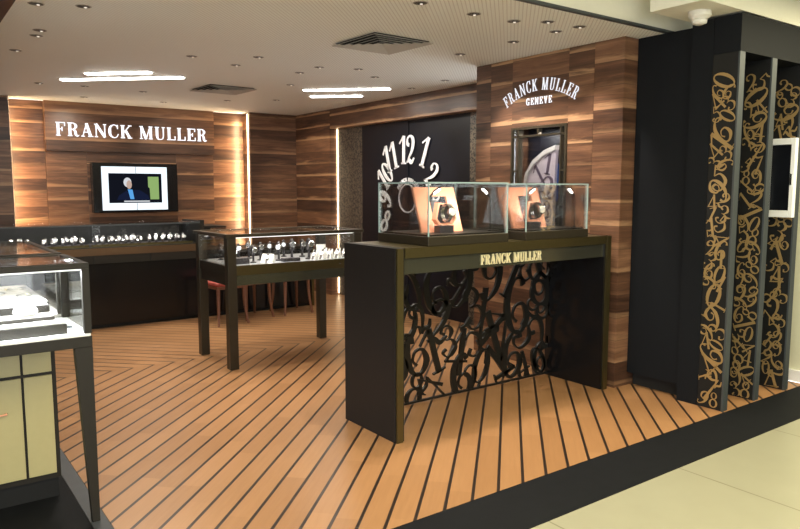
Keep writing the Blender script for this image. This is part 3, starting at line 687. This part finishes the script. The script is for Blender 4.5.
T('top_frame', X0-.02, X0+.03, YA+.036, YB-.036, 1.101, 1.128, 'bronze', .002); T('top_frame', X1-.03, X1+.02, YA+.036, YB-.036, 1.101, 1.128, 'bronze', .002)
T('glass_top', X0+.031, X1-.031, YA+.036, YB-.036, 1.115, 1.125, 'glass')
T('glass_pane', X0+q, X1-q, YA+.012, YA+.018, .866, 1.10, 'glass'); T('glass_pane', X0+q, X1-q, YB-.018, YB-.012, .866, 1.10, 'glass')
T('glass_pane', X0+.012, X0+.018, YA+q, YB-q, .866, 1.10, 'glass'); T('glass_pane', X1-.018, X1-.012, YA+q, YB-q, .866, 1.10, 'glass')
T('light_strip', X0+.08, X1-.08, YA+.022, YA+.032, 1.093, 1.1005, 'ledline')
def cuff(x, y, z, rz, label, group, h=.10, mat='leather'):
    t = thing('watch_stand', label, 'watch stand', (x, y, z), rz, group)
    MB().lathe([(.022,0),(.022,.006),(.008,.012),(.007,h*.6)], 14).build('foot', M['leather'], t)
    mb = MB(); mb.tube([(0, .024*math.cos(a), h*.6+.028+.032*math.sin(a)) for a in [math.radians(-80+ i*16.3) for i in range(21)]], .010, 8); mb.build('cuff', M[mat], t)
    MB().lathe([(.018,-.028),(.020,-.033),(.019,-.040),(.015,-.042)], 16, c=(0,0,h*.6+.035), axis='y').build('watch_face', M['steel'], t)
    return t
ZT = .8665
c0 = cuff(0, 0, ZT, 0, 'x', None, .10)
Lc = [(2.36,5.62),(2.46,5.78),(2.50,5.56),(2.64,5.72),(2.62,5.92),(2.76,5.60),(2.80,5.86),(2.92,5.66),(2.96,5.90),(3.04,5.56),(3.10,5.80),(2.36,5.95),(2.48,5.98)]
for i, (x, y) in enumerate(Lc):
    lb = 'steel watch on a small upright cuff stand in the centre display table'
    if i == 0: c0.location = (x, y, ZT); c0['label'] = lb; c0['group'] = 'watches on cuff stands in the centre table'; c0.rotation_euler = (0,0,-.3)
    else: dup(c0, (x, y, ZT), rnd.uniform(-.6, .2), lb, 'watches on cuff stands in the centre table', (rnd.uniform(1.15,1.5),)*3)
# low risers
for x0, x1, y0, y1, zz, lb in ((2.31,2.44,5.50,5.60,.05,'dark block riser at the left front of the centre table'), (2.74,2.90,5.46,5.52,.03,'low dark riser in front of the cuff stands in the centre table')):
    tag(bx('riser', x0, x1, y0, y1, ZT, ZT+zz, M['leather'], None, .003), lb, 'riser')
def ramp(x, y, rz, label, group=None, w=.05, l=.10, h=.085, mat='pillow', watch=True):
    t = thing('watch_ramp', label, 'watch stand', (x, y, ZT), rz, group)
    MB().add([(-w/2,-l/2,0),(w/2,-l/2,0),(w/2,l/2,0),(-w/2,l/2,0),(-w/2,l/2-.01,h),(w/2,l/2-.01,h)], [(0,3,2,1),(0,1,5,4),(2,3,4,5),(1,2,5),(0,4,3)]).build('wedge', M[mat], t)
    if watch:
        n = Vector((0,-h,l)).normalized(); d = Vector((0,l-.01,h)).normalized(); c = Vector((0,-l/2,0)) + Vector((0,l-.01,h))*.5 + n*.003
        mb = MB(); 
        def P(a, b, e): v = c + Vector((a,0,0)) + d*b + n*e; return tuple(v)
        mb.hexa([P(-.011,-.055,0),P(.011,-.055,0),P(.011,.055,0),P(-.011,.055,0)], [P(-.011,-.055,.003),P(.011,-.055,.003),P(.011,.055,.003),P(-.011,.055,.003)]).build('strap', M['leather'], t)
        mb = MB(); mb.prism([P(.019*math.cos(2*PI*k/16), .021*math.sin(2*PI*k/16), .004) for k in range(16)], n*.008); mb.build('watch_face', M['steel'], t)
    return t
ramp(2.61, 5.515, -.7, 'broad white slanted watch pad at the left front of the centre table', None, .10, .09, .07)
r0 = ramp(3.06, 5.50, -.9, 'narrow white slanted watch pad near the right end of the centre table', 'slanted pads at the right of the centre table', .04, .09)
for x, y in ((3.14,5.50),(3.22,5.50),(3.30,5.50),(3.38,5.50),(3.24,5.64)): dup(r0, (x, y, ZT), -.9, None, None)
cd = thing('price_card', 'small upright cream card behind the slanted pads in the centre table', 'card', (3.27, 5.74, ZT), -.3)
MB().hexa([(-.045,-.003,0),(.045,-.003,0),(.045,.003,0),(-.045,.003,0)], [(-.045,.017,.11),(.045,.017,.11),(.045,.022,.11),(-.045,.022,.11)]).build('card_panel', M['pillow'], cd)
MB().box(-.02,.02,.018,.05,0,.01).build('card_foot', M['pillow'], cd)

# ================================================================== BACK DISPLAY COUNTER
XA, XB, YC, YD = -0.30, 2.93, 7.85, 8.45
bc = thing('display_counter', 'long black display counter with glass case along the back wall', 'display counter', (XA, YC, 0))
def B(name, x0, x1, y0, y1, z0, z1, mat, bev=0): return MB().box(x0-XA, x1-XA, y0-YC, y1-YC, z0, z1).build(name, M[mat], bc, bev)
B('base_cabinet', XA, XB, YC+.012, YD, .045, .70, 'gloss'); B('kick_plate', XA, XB, YC+.05, YD-.02, 0, .0445, 'black')
for i, x in enumerate((XA+.02, .55, 1.14, 1.73, 2.32)): B('drawer_front', x, min(x+.57, XB-.02), YC+.003, YC+.0115, .705, .785, 'pewter' if 0 else 'bronze2')
B('drawer_box', XA, XB, YC+.012, YD, .701, .79, 'black')
B('brass_band', XA, XB, YC, YD, .7905, .868, 'band')
B('display_floor', XA+.01, XB-.01, YC+.01, YD-.01, .8685, .876, 'bronze2')
B('glass_pane', XA, XB-.05, YC, YC+.006, .877, 1.105, 'glass'); B('back_panel', XA, XB-.05, YD-.008, YD-.002, .877, 1.105, 'black')
B('glass_top', XA, XB-.05, YC, YD, 1.106, 1.118, 'glass'); B('top_edge', XA, XB-.05, YC-.003, YC+.0, 1.104, 1.12, 'greymetal')
B('corner_post', XB-.049, XB, YC-.002, YC+.05, .869, 1.14, 'bronze2'); B('end_panel', XB-.049, XB, YC+.051, YD, .869, 1.13, 'black')
w0 = None; k = 0
for g, (xs, n) in enumerate((((.95, 1.14), 5), ((1.24, 1.66), 9), ((1.75, 2.25), 13), ((2.32, 2.78), 12))):
    lab = ('far left tray', 'second tray from the left', 'third tray', 'rightmost tray')[g]
    tr = thing('watch_tray', 'low dark watch tray in the back counter, %s of four' % ('leftmost','second from left','third from left','rightmost')[g], 'tray', ((xs[0]+xs[1])/2, 8.05, .8765))
    w = (xs[1]-xs[0])/2+.03
    MB().box(-w, w, -.13, .13, 0, .02).build('tray_body', M['leather'], tr, .003); MB().box(-w-.004, w+.004, -.136, -.1305, 0, .026).build('front_lip', M['brass'], tr)
    for i in range(n):
        row = i % 2; x = xs[0] + (i+.5)/n*(xs[1]-xs[0]); y = 7.985 + row*.11; z = .8970 
        lb = 'small steel watch on a cushion in the %s, back counter' % lab; gr = 'watches in the %s of the back counter' % lab
        if w0 is None: w0 = wrist_watch('wrist_watch', lb, (x, y, z), .2, 1.0, gr, True, 'steel')
        else: dup(w0, (x, y, z), rnd.uniform(-.5, .5), lb, gr, (rnd.uniform(.85, 1.1),)*3)
# low desk joining the counter at its right
ld = thing('low_desk', 'low black desk behind the stools, continuing the back counter to the right', 'desk', (2.94, 7.85, 0))
MB().box(0, 1.385, .01, .62, .04, .74).build('body', M['gloss'], ld); MB().box(0.01, 1.38, .05, .58, 0, .0395).build('kick_plate', M['black'], ld)
MB().box(0, 1.42, 0, .64, .7405, .775).build('desk_top', M['bronze2'], ld, .003); MB().box(1.387, 1.42, 0, .03, 0, .74).build('end_strip', M['brass'], ld)
sb = thing('display_case', 'small dark topped glass case on the low desk, beside the back counter end', 'display case', (3.07, 8.1, .7755))
MB().box(-.125,.125,-.24,.24,0,.03).build('plinth', M['bronze2'], sb); MB().box(-.125,.125,-.24,-.236,.0305,.27).build('glass_pane', M['glass'], sb)
MB().box(.121,.125,-.235,.24,.0305,.27).build('glass_pane', M['glass'], sb); MB().box(-.125,.12,.235,.24,.0305,.27).build('back_panel', M['black'], sb)
MB().box(-.13,.13,-.25,.25,.2705,.29).build('lid', M['bronze2'], sb)
# stools
def stool(x, y, rz, label, seat='stoolwood'):
    t = thing('stool', label, 'stool', (x, y, 0), rz)
    for sx in (-1,1):
        for sy in (-1,1):
            mb = MB(); pts = []; rr = []
            for i in range(7):
                f = i/6; b = math.sin(f*PI)*.018
                pts.append((sx*(.155+.028*(1-f)**2), sy*(.155+.045*(1-f)**2), f*.40)); rr.append(.014+.007*f)
            mb.tube(pts, rr, 8).build('leg', M['stoolwood'], t)
    MB().box(-.175,.175,-.175,.175,.401,.43).build('seat_rail', M['stoolwood'], t, .003)
    MB().box(-.18,.18,-.18,.18,.4305,.475).build('seat_cushion', M[seat], t, .015)
stool(2.98, 7.42, .1, 'red seated stool behind the left legs of the centre table', 'red')
stool(3.36, 7.58, .15, 'wooden stool with curved legs, second from the left behind the centre table', 'red')
stool(3.90, 7.60, .0, 'wooden stool with curved legs, rightmost behind the centre table', 'red')

# ================================================================== LEFT SHOWCASES
def showcase(x0, x1, y0, y1, zf, zt, label, front_legs=True):
    t = thing('glass_showcase', label, 'showcase', ((x0+x1)/2, (y0+y1)/2, 0)); w, d = (x1-x0)/2, (y1-y0)/2; b = .03
    f = 'bronze2'
    for sx in (-1,1):
        for sy in (-1,1):
            xo, yo = sx*w, sy*d; xi, yi = sx*(w-b), sy*(d-b)
            MB().box(min(xo,xi), max(xo,xi), min(yo,yi), max(yo,yi), zf+.001, zt-.0265).build('post', M[f], t)
            # tapered leg
            tw = .072
            B_ = [(xo-sx*.002, yo-sy*.002), (xo-sx*.034, yo-sy*.002), (xo-sx*.034, yo-sy*.034), (xo-sx*.002, yo-sy*.034)]
            T_ = [(xo, yo), (xo-sx*tw, yo), (xo-sx*tw, yo-sy*.05), (xo, yo-sy*.05)]
            if sx*sy < 0: B_.reverse(); T_.reverse()
            if sy > 0 or not front_legs: continue
            MB().hexa([(p[0],p[1],0) for p in B_], [(p[0],p[1],zf-.0605) for p in T_]).build('leg', M[f], t)
    for sy in (-1,1):
        y_ = sorted((sy*d, sy*(d-b)))
        MB().box(-w, w, y_[0], y_[1], zt-.026, zt).build('top_frame', M[f], t, .002)
    for sx in (-1,1):
        x_ = sorted((sx*w, sx*(w-b)))
        MB().box(x_[0], x_[1], -d+b+.0005, d-b-.0005, zt-.026, zt).build('top_frame', M[f], t, .002)
    MB().box(-w, w, -d, d, zf-.06, zf-.012).build('lower_frame', M[f], t, .002)
    MB().box(-w+.004, w-.004, -d+.004, d-.004, zf-.0118, zf).build('display_floor', M['white'], t)
    MB().box(-w+b+.0005, w-b-.0005, -d+b+.0005, d-b-.0005, zt-.014, zt-.004).build('glass_top', M['glass'], t)
    for y in (-d+.006, d-.012): MB().box(-w+b, w-b, y, y+.006, zf+.001, zt-.0265).build('glass_pane', M['glass'], t)
    for x in (-w+.006, w-.012): MB().box(x, x+.006, -d+b, d-b, zf+.001, zt-.0265).build('glass_pane', M['glass'], t)
    MB().box(-w+b, w-b, -d+.014, -d+.028, zt-.033, zt-.0268).build('light_strip', M['ledline'], t)  # added strip, no such fixture is visible in the case
    l = bpy.data.lights.new('showcase_fill', 'AREA'); l.shape = 'RECTANGLE'; l.size = 2*w-.1; l.size_y = .03; l.energy = 24; l.color = (.92,.96,1)  # added lamp that brightens the case interior
    lo = bpy.data.objects.new('showcase_fill', l); C.objects.link(lo); lo.location = ((x0+x1)/2, y0+.06, zt-.045); lo.rotation_euler = (math.radians(-20),0,0)
showcase(-.45, .69, 3.25, 3.76, .866, 1.178, 'nearest glass showcase in a bronze frame at the far left, over cream doors')
showcase(-.45, .69, 3.84, 4.84, .866, 1.178, 'second glass showcase at the left, directly behind the nearest one', False)
pd = tag(bx('pedestal', -.42, .42, 3.95, 4.75, 0, .805, M['bronze2']), 'dark plain pedestal under the second showcase at the left', 'pedestal')
cb = thing('cabinet', 'cream panelled cabinet with dark bronze frame under the nearest showcase', 'cabinet', (0, 3.62, 0))
MB().box(-.40, .60, .012, .13, .10, .80).build('carcass', M['bronze2'], cb)
MB().box(-.40, .59, .03, .10, 0, .099).build('plinth', M['black'], cb)
for i, x0 in enumerate((.438, .305, .172)):
    x1 = x0+.118
for (x0, x1) in ((.460,.580),(.282,.448),(.104,.270),(-.074,.092)):
    MB().box(x0, x1, 0, .0115, .632, .735).build('drawer', M['cream'], cb, .001)
    d_ = MB().box(x0, x1, 0, .0115, .13, .616).build('door', M['cream'], cb, .001)
    if x0 == .282: MB().tube([(.35,-.001,.455),(.35,-.02,.46),(.38,-.022,.462),(.38,-.001,.46)], .004, 8).build('handle', M['copper'], d_)
# what lies in the nearest showcase
ZS = .8665
def tray(x0, x1, y0, y1, h, label, edge='bronze2', z=ZS):
    t = thing('jewellery_tray', label, 'tray', ((x0+x1)/2, (y0+y1)/2, z)); w, d = (x1-x0)/2, (y1-y0)/2
    MB().box(-w, w, -d, d, 0, h).build('tray_body', M[edge], t, .002); MB().box(-w+.006, w-.006, -d+.006, d-.006, h+.0002, h+.008).build('white_pad', M['pillow'], t, .002)
    return ZS + h + .0085
za = tray(-.30, .60, 3.295, 3.385, .045, 'long low dark edged tray at the front of the nearest showcase')
zb = tray(-.30, .57, 3.40, 3.50, .065, 'long white topped tray behind the front tray in the nearest showcase')
zc = tray(-.30, .57, 3.52, 3.68, .10, 'tallest white topped riser at the back of the nearest showcase')
pl = thing('watch_pillow', 'round white cushion with a small watch on the front tray', 'cushion', (.46, 3.445, zb), 0)
MB().lathe([(.001,0),(.04,.0),(.052,.016),(.045,.034),(.02,.042),(.001,.042)], 20).build('cushion', M['pillow'], pl, smooth=True)
MB().lathe([(.016,.0425),(.018,.046),(.014,.051),(.001,.051)], 16).build('watch_face', M['steel'], pl)
sbx = thing('ring_box', 'tiny clear grey box at the right of the front tray in the nearest showcase', 'box', (.62, 3.44, ZS))
MB().box(-.025,.025,-.02,.02,0,.012).build('box_base', M['greymetal'], sbx, .002); MB().box(-.022,.022,-.017,.017,.0125,.022).build('box_lid', M['pillow'], sbx, .002)
def necklace(x, y, z, r, rz, label):
    t = MB(); pts = [(r*math.cos(a)*1.25, r*math.sin(a), .004) for a in [2*PI*i/28 for i in range(28)]]
    t.tube(pts, .0025, 6, True); o = t.build('necklace', M['steel'], None, smooth=True); o.location = (x, y, z); o.rotation_euler = (0,0,rz); tag(o, label, 'necklace')
    p = MB().lathe([(.001,0),(.010,.002),(.008,.008),(.001,.010)], 12, c=(r*1.25,0,0)).build('pendant', M['gold'], o)
necklace(.20, 3.60, zc, .045, .4, 'thin silver necklace lying on the tall riser of the nearest showcase, left')
necklace(.38, 3.61, zc, .040, 1.2, 'thin silver necklace lying on the tall riser of the nearest showcase, right')
def ts(x0,x1,y0,y1,h,label): return tray(x0,x1,y0,y1,h,label)
z2 = tray(-.2, .30, 4.0, 4.7, .04, 'wide white jewellery pad at the left of the second showcase')
z3 = tray(.36, .64, 3.95, 4.7, .05, 'white jewellery pad at the right of the second showcase', 'bronze2')
for i, (x, y, r_) in enumerate(((.44, 4.1, .03), (.56, 4.2, .035), (.45, 4.35, .035), (.56, 4.5, .04))):
    necklace(x, y, z3, r_, i*1.1, 'silver necklace on the right pad of the second showcase, %s' % ('nearest the front left','at the front right','in the middle left','toward the back right')[i])
for i, x in enumerate((.0, .15)):
    necklace(x, 4.2+.2*i, z2, .05, i*.8, 'silver necklace on the left pad of the second showcase, %s' % ('left','right')[i])

# ================================================================== LIGHT
def spot(x, y, tx, ty, tz, e, size=60, col=(1, .86, .66), blend=.6, r=.03, z=ZC-.02):
    l = bpy.data.lights.new('downlight_beam', 'SPOT'); l.energy = e; l.spot_size = math.radians(size); l.spot_blend = blend; l.color = col; l.shadow_soft_size = r
    o = bpy.data.objects.new('downlight_beam', l); C.objects.link(o); o.location = (x, y, z)
    o.rotation_euler = (Vector((tx,ty,tz)) - Vector((x,y,z))).to_track_quat('-Z', 'Y').to_euler()
W = (1, .88, .72)
for a in ((1.02,4.61, 1.3,4.2,0, 110), (.93,5.67,1.2,5.4,0, 110), (2.1,5.79,2.1,5.0,0,130), (2.56,5.5,2.6,5.4,.9,130), (3.21,6.0,3.0,5.8,.9,120), (1.34,8.0,1.3,7.3,0,110),
          (2.4,8.2,2.4,7.0,0,110), (3.5,6.75,3.6,6.9,0,110), (2.6,3.36,2.2,2.9,0,120), (3.37,3.36,3.3,2.6,0,90), (3.03,3.37,2.9,3.45,1.2,70), (3.56,3.24,3.65,3.45,1.2,70), (3.83,3.82,4.3,3.9,1.4,90), (4.62,5.56,5.1,5.7,1.0,70)):
    spot(a[0], a[1], a[2], a[3], a[4], a[5]*.66, 75, W)
area_n = 0
spot(3.83,4.42, 4.34,4.2,1.5, 90, 70, (1,.9,.78)); spot(3.82,3.40, 4.34,3.5,1.6, 60, 60, (1,.9,.78))
spot(3.93,5.8, 5.1,6.85,1.35, 120, 62, (1,.95,.9)); spot(3.95,8.0, 5.0,8.95,1.5, 80, 60, (1,.85,.65))
spot(1.97,9.1-.2, 1.9,9.5,1.9, 25, 90, W); spot(2.89,9.03-.2, 3.4,9.5,1.9, 25, 90, W)
spot(1.77,8.13, 1.7,7.95,.95, 40, 70, (1,.97,.92)); spot(2.40,8.3, 2.5,8.0,.95, 40, 70, (1,.97,.92))
def area(x, y, z, sx, sy, e, col, rot=(0,0,0)):
    l = bpy.data.lights.new('area_lamp', 'AREA'); l.shape = 'RECTANGLE'; l.size = sx; l.size_y = sy; l.energy = e; l.color = col
    o = bpy.data.objects.new('area_lamp', l); C.objects.link(o); o.location = (x, y, z); o.rotation_euler = rot
area(2.85, 5.45, 1.09, 1.1, .03, 2.0, (1,.97,.93), (math.radians(25),0,0))      # strip under the centre table's top
area(1.3, 7.88, 1.095, 2.8, .02, 6, (1,.97,.93), (math.radians(35),0,0))       # added lamp inside the back counter's case, no strip there
area(2.0, .6, 2.78, 5.0, 1.6, 190, (1,.91,.62))                                 # corridor lighting
area(6.0, 1.2, 2.78, 2.0, 1.2, 95, (1,.91,.62))
w = bpy.data.worlds.new('world'); bpy.context.scene.world = w; w.use_nodes = True
bg = w.node_tree.nodes['Background']; bg.inputs[0].default_value = (.95, .98, 1.0, 1); bg.inputs[1].default_value = 3.8

area(4.375, 4.02, 1.96, .03, .4, 5.0, (1,.97,.93), (0, math.radians(-12), 0))  # added lamp without a fixture, brightens the dial in the window niche
# ================================================================== CAMERA
cam = bpy.data.cameras.new('camera'); co = bpy.data.objects.new('camera', cam); C.objects.link(co)
f, yw, pt = 699.0, 0.6304, -0.10838
cam.sensor_width = 36; cam.sensor_fit = 'HORIZONTAL'; cam.lens = f / 800 * 36; cam.clip_start = .05
F_ = Vector((math.cos(pt)*math.sin(yw), math.cos(pt)*math.cos(yw), math.sin(pt)))
co.location = (0, 0, 1.5); co.rotation_euler = F_.to_track_quat('-Z', 'Y').to_euler()
sc = bpy.context.scene; sc.camera = co
sc.view_settings.view_transform = 'Standard'; sc.view_settings.look = 'None'; sc.view_settings.gamma = 1; sc.view_settings.exposure = 0.12
try: sc.view_settings.use_curve_mapping = False
except Exception: pass
sc.cycles.max_bounces = 8; sc.cycles.transparent_max_bounces = 24; sc.cycles.sample_clamp_indirect = 4.0
sc.cycles.use_denoising = True
